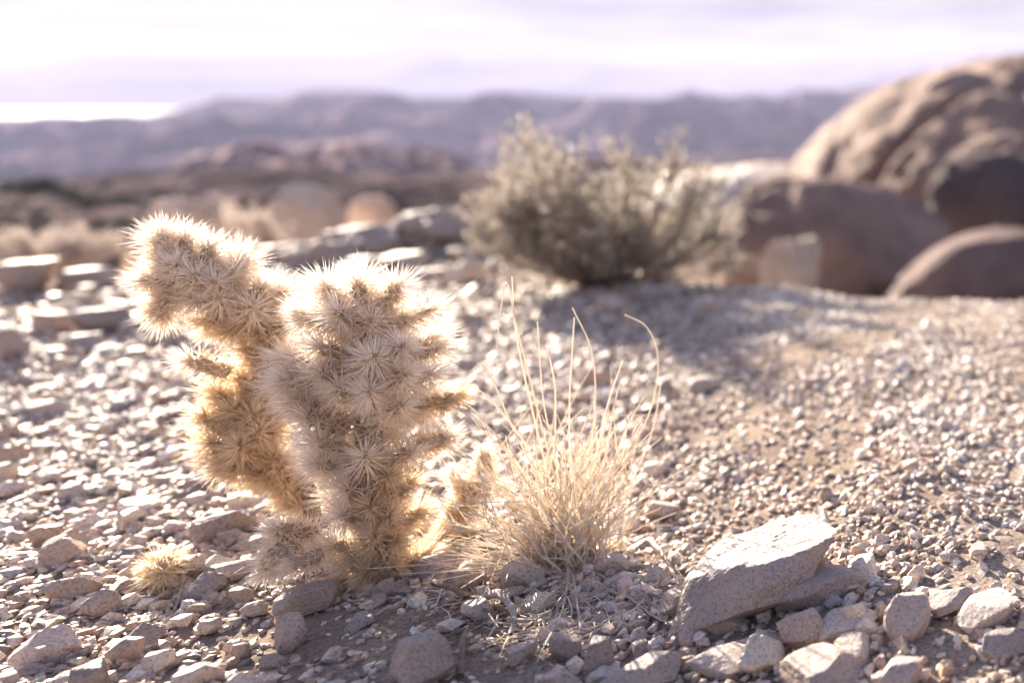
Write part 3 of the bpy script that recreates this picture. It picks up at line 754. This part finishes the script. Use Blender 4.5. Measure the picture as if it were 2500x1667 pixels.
main_axis = [(935, 1385, 75), (925, 1290, 98), (905, 1180, 108), (900, 1060, 125), (905, 950, 150), (905, 860, 155), (895, 770, 125)]
main_stars = [(799, 703), (875, 692), (967, 700), (1048, 757), (829, 763, -.012), (747, 773), (783, 850), (723, 877), (783, 909), (707, 925), (913, 871, -.03), (983, 845, -.03),
    (1066, 850), (989, 914, -.03), (1048, 914, -.015), (902, 955, -.03), (831, 947), (978, 988, -.02), (1085, 975), (723, 980), (750, 1017, -.012), (777, 1077, -.02), (777, 1131, -.025),
    (891, 1115, -.01), (1002, 1104, -.012), (1072, 1077), (1000, 1180, -.005), (834, 1256, -.012), (1018, 1250), (913, 1310, -.01), (820, 1326, -.01), (967, 1316, -.005), (956, 1365), (1012, 1368), (858, 1372),
    (905, 1235), (950, 1255), (845, 1190), (950, 1160), (900, 1390), (925, 1040, .02), (985, 775, .02), (905, 780, .0), (1040, 1000, .03)]
main_extra = [((775, 1300, .01), (672, 1292, -.01), .0065, None, False), ((790, 1350, -.02), (712, 1378, -.03), .0065, 'low greenish joint creeping outward', False),
              ((715, 1318, -.005), (650, 1392, -.02), .010, None, False), ((1060, 990, -.01), (1118, 965, -.015), .0065, None, True), ((1030, 1090, 0), (1090, 1068, -.01), .0065, None, False)]
cactus('cactus', 'straw coloured spiny cactus with a thick rounded crown, nearest and sharpest of the cacti', (935, 1400), main_axis, main_stars, main_extra, 5, YM, old=lambda p: p[1] > 1150 and p[0] > 880)
left_axis = [(752, 1200, 22), (690, 1140, 60), (605, 1085, 92), (618, 1010, 70), (640, 930, 48), (648, 850, 50), (630, 775, 70), (560, 720, 90), (490, 660, 82), (420, 640, 62)]
left_stars = [(408, 578), (453, 588), (510, 605), (434, 643, -.01), (477, 672, -.015), (368, 682), (439, 722), (568, 664), (534, 725, -.01), (525, 687, -.012), (616, 749, -.012), (561, 806), (683, 797), (635, 700),
    (683, 712), (506, 785), (400, 768), (606, 854), (654, 878), (590, 921), (644, 945), (544, 969), (501, 1017), (568, 998), (616, 1012), (630, 1055, -.01), (673, 1117), (587, 1088, -.01), (539, 1141), (616, 1155),
    (664, 1050), (520, 1080), (690, 1010), (570, 1150), (650, 1165), (480, 730), (590, 640), (700, 870), (700, 1175), (722, 1205, .01), (745, 1228, .01), (690, 1135)]
left_extra = [((560, 912, -.01), (462, 878, -.02), .007, 'pale joint sticking out to the side', False), ((425, 740, 0), (385, 752, 0), .006, None, True)]
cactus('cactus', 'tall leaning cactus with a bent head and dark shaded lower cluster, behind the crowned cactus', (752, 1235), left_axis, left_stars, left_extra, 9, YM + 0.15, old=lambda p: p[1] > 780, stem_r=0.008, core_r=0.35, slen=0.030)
small_axis = [(1062, 1335, 22), (1100, 1275, 34), (1150, 1205, 40), (1185, 1130, 32)]
small_stars = [(1184, 1105), (1130, 1178), (1184, 1175, -.01), (1220, 1188), (1103, 1240), (1108, 1289, -.01), (1160, 1300), (1078, 1318), (1150, 1235), (1130, 1265)]
cactus('cactus', 'small crooked cactus between the crowned cactus and the grass tuft', (1055, 1355), small_axis, small_stars, [], 15, YM + 0.06, old=lambda p: p[1] > 1230, stem_r=0.004, core_r=0.3, slen=0.0195, backs=0.25, lmax=0.030)
def fallen():
    g = np.random.default_rng(3); P = ground_at(405, 1430); c = P + [0, 0, .016]
    root = empty('fallen_joint', P); tag(root, 'dried orange tan spiny joint fallen on the gravel left of the cactus', 'cactus joint')
    P = np.array(P)
    joint(root, P, c + [-.004, .02, 0], c + [.004, -.014, .003], .011, g, .021, per=9, old=True)
fallen()
def fallen_bit(px, py, r, lab, seed):
    g = np.random.default_rng(seed); P = ground_at(px, py); c = P + [0, 0, r]
    root = empty('fallen_joint', P); tag(root, lab, 'cactus joint')
    joint(root, np.array(P), c + [-.012, .006, 0], c + [.012, -.004, .001], r, g, .015, per=8, old=True)
fallen_bit(655, 1200, .009, 'small brown dropped joint on the gravel under the leaning cactus', 4)

# ------------------------------------------------------------------ dry grass tuft
def tuft():
    g = np.random.default_rng(12)
    P = ground_at(1400, 1378); root = empty('dry_grass_tuft', P); tag(root, 'wiry dry straw coloured grass tuft right of the cacti', 'grass tuft')
    Yb = P[1]
    tall = [[(1405, 1368), (1345, 1180), (1290, 960), (1258, 800), (1250, 676)], [(1400, 1368), (1350, 1150), (1300, 950), (1262, 800), (1238, 690), (1222, 760), (1213, 850)],
            [(1405, 1366), (1428, 1180), (1452, 1000), (1445, 860), (1398, 752)], [(1418, 1366), (1500, 1180), (1585, 1010), (1607, 880), (1580, 800), (1525, 768)],
            [(1425, 1366), (1520, 1220), (1590, 1060), (1615, 925)], [(1400, 1366), (1330, 1200), (1250, 1040), (1190, 900), (1160, 900)], [(1395, 1368), (1300, 1200), (1200, 1050), (1100, 990)],
            [(1400, 1368), (1380, 1200), (1330, 1000), (1312, 785)], [(1410, 1368), (1450, 1150), (1480, 1000), (1520, 880)], [(1415, 1368), (1470, 1150), (1500, 990), (1512, 940)],
            [(1402, 1368), (1395, 1200), (1390, 1000), (1402, 775)], [(1398, 1368), (1340, 1220), (1280, 1080), (1180, 960), (1120, 940)], [(1405, 1368), (1360, 1150), (1355, 950), (1335, 845)]]
    for k, t in enumerate(tall):
        dy = g.uniform(-.03, .05)
        pts = [onY(p[0], p[1], Yb + dy * (i / (len(t) - 1))) for i, p in enumerate(t)]
        V, F = tube_arrays(smooth_path(pts, 26) - P, np.linspace(.0010, .00055, 26), 5)
        obj('stalk', mesh_np('stalk', V, F, True, {'tint': np.full(len(V), g.uniform(.4, .9))}), M_grass, root)
    A = Acc()
    for k in range(210):
        ang = g.normal(-0.08, 0.66); ln = g.uniform(.05, .20) * (1 - 0.30 * min(abs(ang), 1)) if k < 170 else g.uniform(.03, .10)
        if ang > .62: ln *= .55
        fd = g.normal(0, 0.38)
        b = P + np.array([g.normal(0.0, .016) , g.normal(0, .016), 0])
        b[2] = P[2] - .002
        d = np.array([math.sin(ang), fd * math.cos(ang), math.cos(ang)]); d /= np.linalg.norm(d)
        bend = g.normal(0, .24, 3); bend[2] = 0
        u = np.linspace(0, 1, 9)[:, None]
        wob = np.stack([vn(np.linspace(0, 3, 9) + k * 7.1, np.zeros(9), None, 1), vn(np.linspace(0, 3, 9) + k * 3.3, np.ones(9), None, 2), np.zeros(9)], 1) * .006
        pts = b + d * ln * u + bend * ln * u**2 + wob
        V, F = tube_arrays(pts, np.linspace(.0012, .00042, 9), 4); A.add(V, F, g.uniform(.15, 1))
        for _ in range(int(g.integers(1, 6))):   # side shoots
            i = g.integers(3, 7); d2 = d + g.normal(0, .45, 3); d2 /= np.linalg.norm(d2)
            pts2 = pts[i] + d2 * ln * .35 * np.linspace(0, 1, 5)[:, None]
            V, F = tube_arrays(pts2, np.linspace(.0007, .00035, 5), 4); A.add(V, F, g.uniform(.15, 1))
    o = A.build('blades', M_grass, root, True, P); o['kind'] = 'stuff'
tuft()

# ------------------------------------------------------------------ twigs and litter
def twig(pts, r, label, lift=0.003, mat=None, forks=0, seed=0, group=None):
    g = np.random.default_rng(seed); W = []
    for i, p in enumerate(pts):
        q = ground_at(p[0], p[1]); q[2] = float(height(q[0], q[1])) + lift + (p[2] if len(p) > 2 else 0) + r; W.append(q)
    P = W[0]; path = smooth_path(W, 18); path[:, 2] += g.normal(0, r * .4, 18)
    A = Acc(); V, F = tube_arrays(path - P, np.linspace(r, r * .45, 18) * g.uniform(.85, 1.15, 18), 6); A.add(V, F)
    for k in range(forks):
        i = g.integers(4, 15); d = path[i + 1] - path[i - 1]; d /= np.linalg.norm(d); d = d + np.array([g.normal(0, .6), g.normal(0, .6), g.uniform(0, .5)])
        V, F = tube_arrays(path[i] - P + d * .035 * g.uniform(.4, 1) * np.linspace(0, 1, 6)[:, None], np.linspace(r * .5, r * .2, 6), 5); A.add(V, F)
    o = obj('twig', mesh_np('twig', np.vstack(A.V), np.vstack(A.F), True), mat or M_twig, None, P)
    tag(o, label, 'twig', group)
twig([(1385, 1385, .004), (1392, 1450, .012), (1380, 1500, .010), (1365, 1540, .004)], .0016, 'left prong of the pale forked twig below the grass tuft', seed=1)
twig([(1388, 1400, .004), (1405, 1460, .012), (1415, 1520, .008), (1420, 1560, .002)], .0016, 'right prong of the pale forked twig below the grass tuft', seed=2)
twig([(850, 1472), (950, 1470), (1040, 1458)], .0013, 'straight grey twig lying across the soil by the upright grey stone', seed=3)
twig([(915, 1520), (985, 1485), (1050, 1455), (1130, 1480)], .0022, 'long brown twig arching toward the bent root', forks=3, seed=4)
twig([(1060, 1440, .004), (1130, 1475, .006), (1200, 1500, .004), (1290, 1520, .0)], .0030, 'thick dark fallen branch in the litter between cactus and grass', forks=3, seed=5, mat=M_bark)
twig([(1180, 1480, .01), (1230, 1505, .014), (1260, 1535, .008), (1250, 1570, 0)], .0042, 'bent weathered root curling over the pink tinted stone', forks=2, seed=6)
twig([(1060, 1580), (1120, 1555), (1180, 1520)], .0026, 'dark root running up to the bent root', seed=7, mat=M_bark)
twig([(1125, 1660), (1135, 1610, .01), (1150, 1550, .004)], .0030, 'dead stick standing right of the big coarse grained stone', seed=8, mat=M_bark, forks=1)
twig([(1185, 1370, .03), (1188, 1420, .014), (1186, 1460)], .0028, 'short dark upright stick between the brown and the pale coarse stone', seed=9, mat=M_bark)
twig([(440, 1395, .012), (450, 1430, .006), (435, 1480, .0), (418, 1512)], .0017, 'thin white curved twig beside the fallen joint', seed=10, mat=M_twig)
twig([(1585, 1335, .006), (1620, 1380, .01), (1650, 1430, .004)], .0028, 'cream bent stick right of the grass tuft', seed=11)
twig([(1430, 1390), (1500, 1440), (1580, 1500), (1650, 1540)], .0018, 'long thin straw running down to the right from the tuft', seed=12)
twig([(1140, 1340), (1250, 1350), (1350, 1375)], .0012, 'pale straw lying left of the tuft base', seed=13)
twig([(1000, 1640), (1060, 1610), (1010, 1660)], .001, 'fine rootlet against the big coarse grained stone', seed=14)
twig([(560, 1680), (640, 1650), (740, 1620)], .0011, 'long fine rootlet on the bare soil at the bottom', seed=15)
twig([(350, 1310), (420, 1290), (480, 1300)], .0012, 'thin straw in the gravel above the fallen joint', seed=16)
twig([(740, 1165, .02), (748, 1200, .01), (752, 1240)], .0030, 'dark dead stem standing behind the crowned cactus', seed=17, mat=M_bark, forks=2)
twig([(1480, 1450), (1560, 1470), (1640, 1500)], .0016, 'grey stick in the litter right of the forked twig', seed=18)
def litter():
    g = np.random.default_rng(44); A = Acc()
    for k in range(900):
        px = g.normal(1300, 200); py = g.uniform(1345, 1600) if k % 3 else g.uniform(1320, 1400)
        if px < 700 or px > 1750 or py > 1350 + 260 * math.exp(-((px - 1330) / 330) ** 2): continue
        q = ground_at(px, py); q[2] = float(height(q[0], q[1])) + .0015 + g.uniform(0, .004)
        a = g.uniform(0, math.pi); ln = g.uniform(.008, .045); e = np.array([math.cos(a), math.sin(a), g.normal(0, .15)]) * ln / 2
        pts = np.array([q - e, q + g.normal(0, .0012, 3), q + e])
        V, F = tube_arrays(pts, g.uniform(.0003, .0009), 4); A.add(V, F, g.uniform(0, 1))
    o = A.build('straw_litter', M_grass, None); tag(o, 'broken straw and twig litter under the grass tuft', 'litter', None, 'stuff')
litter()

# ------------------------------------------------------------------ shrubs
def leaves(C, g, size, n_per, spread, D=None):
    n = len(C) * n_per; Cc = np.repeat(C, n_per, 0) + g.normal(0, spread, (n, 3))
    d = g.normal(size=(n, 3)); d[:, 2] = np.abs(d[:, 2]) + .6
    if D is not None: d = d * .6 + np.repeat(D, n_per, 0) * 1.5
    d /= np.linalg.norm(d, axis=1)[:, None]
    u = np.cross(d, g.normal(size=(n, 3))); u /= np.linalg.norm(u, axis=1)[:, None]
    L = size * g.uniform(.6, 1.3, n)[:, None]; w = L * .17
    V = np.stack([Cc, Cc + d * L * .5 + u * w, Cc + d * L, Cc + d * L * .5 - u * w], 1).reshape(-1, 3)
    F = np.arange(4 * n).reshape(-1, 4); T = np.repeat(np.clip(g.normal(.5, .25, n), 0, 1), 4)
    return V, F, T
def shrub(name, label, P, tips, seed, leafmat, leaf=0.010, nsub=9, per=5, subl=0.35, spread=.006, group=None, rb=.004, cat='shrub', hang=0.0):
    g = np.random.default_rng(seed); P = np.asarray(P, float); root = empty(name, P); tag(root, label, cat, group)
    A = Acc(); Cs = []; Ds = []
    for T in tips:
        T = np.asarray(T, float); b = P + np.array([g.normal(0, 1), g.normal(0, .5), 0]) * .06 * np.linalg.norm(T - P)
        mid = (b + T) / 2 + (T - P) * np.array([.18, .18, -.05]); path = smooth_path([b, mid, T], 12)
        ln = np.linalg.norm(T - b); V, F = tube_arrays(path - P, np.linspace(rb, rb * .25, 12), 5); A.add(V, F)
        Cs.append(path[5:]); Ds.append(np.gradient(path, axis=0)[5:] / (ln / 11))
        for s in range(nsub):
            i = g.integers(3, 12); d = (path[min(i + 1, 11)] - path[i - 1]); d /= np.linalg.norm(d); d = d + g.normal(0, .42, 3); d[2] = abs(d[2]) * (1 - hang) + .25; d /= np.linalg.norm(d)
            pt = path[i] + d * ln * subl * g.uniform(.3, 1) * np.linspace(0, 1, 7)[:, None]
            V, F = tube_arrays(pt - P, np.linspace(rb * .35, rb * .12, 7), 4); A.add(V, F)
            Cs.append(pt[1:]); Ds.append(np.repeat(d[None], 6, 0))
    obj('branches', mesh_np('branches', np.vstack(A.V), np.vstack(A.F), True), M_twig if leafmat is M_leaf_pale else M_bark, root)
    V, F, T = leaves(np.vstack(Cs) - P, g, leaf, per, spread, np.vstack(Ds))
    obj('foliage', mesh_np('foliage', V, F, False, {'tint': T}), leafmat, root)
    return root
# the sage bush on the mound
PB = ground_at(1470, 700); YB = float(PB[1])
gb = np.random.default_rng(90)
crest = [(1175, 540), (1190, 490), (1215, 450), (1255, 400), (1305, 345), (1330, 370), (1390, 400), (1430, 410), (1475, 400), (1530, 355), (1570, 400), (1640, 370), (1690, 395), (1730, 440), (1765, 500), (1785, 560), (1775, 620)]
btips = [onY(p[0], p[1] + 50 + gb.uniform(-30, 36), YB + gb.normal(.05, .10)) for p in crest]
for k in range(34):
    u = gb.uniform(1200, 1770); top = np.interp(u, [c[0] for c in crest], [c[1] for c in crest]); btips.append(onY(u, top + gb.uniform(25, 220), YB + gb.normal(0, .16)))
shrub('sage_bush', 'wide grey green sage bush on the gravel mound casting a long shadow', PB, btips, 91, M_leaf_sage, leaf=.016, nsub=13, per=7, subl=.33, spread=.010, rb=.005)
def small_shrub(px, py, w, h, label, seed, mat, Y, leaf=.01, n=22, **k):
    g = np.random.default_rng(seed); P = onY(px, py, Y); sv, sh = px_size(P)
    tips = []
    for i in range(n):
        a = g.uniform(-1, 1); tips.append(P + np.array([a * w / 2 * sh, g.normal(0, .35) * w / 2 * sh, h * sv * math.sqrt(max(1 - a * a * .7, .1)) * g.uniform(.65, 1)]))
    return shrub('shrub', label, P, tips, seed, mat, leaf=leaf, **k)
small_shrub(110, 660, 340, 85, 'pale pinkish twiggy shrub behind the flat topped slab at the left edge', 61, M_leaf_pale, 5.6, leaf=.013, n=34, nsub=8, per=6, spread=.012)
small_shrub(595, 668, 230, 150, 'cream feathery shrub between the pointed boulder and the tall cracked boulder', 62, M_leaf_pale, 6.3, leaf=.014, n=30, nsub=8, per=7, spread=.012)
small_shrub(700, 660, 150, 60, 'low cream shrub at the foot of the tall cracked boulder', 63, M_leaf_pale, 6.0, leaf=.012, n=18, nsub=7, per=6, spread=.010)
# scrub on the far hillside
def hillside():
    g = np.random.default_rng(71)
    def leafy_mesh(seed):
        gg = np.random.default_rng(seed); n = 160
        C = gg.normal(size=(n, 3)); C /= np.linalg.norm(C, axis=1)[:, None]; C *= gg.uniform(.3, 1, n)[:, None] ** .5; C[:, 2] = np.abs(C[:, 2]) * .9 + .05
        C *= 1 + .25 * vn(C[:, 0] * 2, C[:, 1] * 2, C[:, 2] * 2, seed)[:, None]
        V, F, T = leaves(C, gg, .26, 8, .09); m = mesh_np('foliage', V, F, False, {'tint': T}); m.materials.append(M_leaf_dark); return m
    def stem_mesh(seed):
        gg = np.random.default_rng(seed); A = Acc()
        for k in range(7):
            e = gg.normal(0, .5, 3); e[2] = .7; V, F = tube_arrays(np.array([[0, 0, -.1], e * .5, e]), [.05, .035, .015], 5); A.add(V, F)
        m = mesh_np('branches', np.vstack(A.V), np.vstack(A.F), True); m.materials.append(M_bark); return m
    LM = [leafy_mesh(s) for s in (1, 2, 3, 4)]; SM = [stem_mesh(s) for s in (1, 2)]
    spots = [(40, 470, 95), (100, 468, 110), (170, 485, 80), (235, 500, 70), (20, 560, 90), (75, 590, 80)]
    labels = ['dark round bush highest at the left edge of the far hillside', 'darkest wide bush on the hillside left of the pointed boulder skyline', 'dark bush stepping down right of the darkest wide bush',
              'isolated dark bush on the hillside right of the stepped bush', 'blackish bush above the pale shrub at the left edge', 'blackish bush just above the pale twiggy shrub']
    for k in range(110):
        u = g.uniform(0, 1150); v = g.uniform(455, 640); spots.append((u, v, g.uniform(26, 62) * (0.5 + (v - 440) / 260)))
    for q, (u, v, w) in enumerate(spots):
        P = ground_at(u, v)
        if P[1] < 14 or P[1] > 420: continue
        sv, sh = px_size(P); s = w * sh / 2
        r = empty('bush', P); r.scale = (s, s, s * g.uniform(.6, .95)); r.rotation_euler = (0, 0, g.uniform(0, 6))
        if q < 6: tag(r, labels[q], 'bush')
        else: tag(r, 'small dark scrub bush dotted on the far hillside', 'bush', 'scrub bushes dotted over the far hillside')
        for nm, mm in (('foliage', LM[q % 4]), ('branches', SM[q % 2])):
            o = bpy.data.objects.new(nm, mm); sc.collection.objects.link(o); o.parent = r
hillside()
def hill_boulders():
    g = np.random.default_rng(83); ms = []
    for k in range(5):
        V, F = rock_shape(300 + k, 4, 10, 0.04, 0.12, 0.25); m = mesh_np('boulder', V, F, True); m.materials.append(M_boulder_tan if k % 2 else M_boulder); ms.append(m)
    for k in range(90):
        u = g.uniform(-20, 1150); v = g.uniform(450, 645); w = g.uniform(16, 60) * (0.4 + (v - 440) / 220)
        P = ground_at(u, v)
        if P[1] < 12 or P[1] > 420: continue
        sv, sh = px_size(P); q = w * sh / 2
        o = bpy.data.objects.new('boulder', ms[k % 5]); sc.collection.objects.link(o); o.location = tuple(float(c) for c in P + [0, 0, q * .3])
        o.scale = (q, q * .8, q * g.uniform(.5, .8)); o.rotation_euler = (0, g.normal(0, .2), g.uniform(0, 6))
        tag(o, 'brown boulder strewn over the far hillside', 'boulder', 'boulders strewn over the far hillside')
hill_boulders()

# ------------------------------------------------------------------ haze
def haze():
    x0, x1, y0, y1, z0, z1 = -15400, 15400, -15400, 15400, -400, 700
    V = np.array([[x, y, z] for x in (x0, x1) for y in (y0, y1) for z in (z0, z1)], float)
    F = np.array([[0, 1, 3, 2], [4, 6, 7, 5], [0, 4, 5, 1], [2, 3, 7, 6], [0, 2, 6, 4], [1, 5, 7, 3]])
    m = bpy.data.materials.new('haze'); m.use_nodes = True; t = m.node_tree; t.nodes.clear()
    out = t.nodes.new('ShaderNodeOutputMaterial'); pv = t.nodes.new('ShaderNodeVolumePrincipled')
    pv.inputs['Color'].default_value = (0.44, 0.46, 0.70, 1); pv.inputs['Density'].default_value = 8.5e-5; pv.inputs['Anisotropy'].default_value = 0.10
    t.links.new(pv.outputs[0], out.inputs['Volume'])
    o = obj('haze', mesh_np('haze', V, F), m); tag(o, None, None, None, 'stuff'); o['label'] = 'pale lavender haze in the air'; o['category'] = 'haze'
haze()
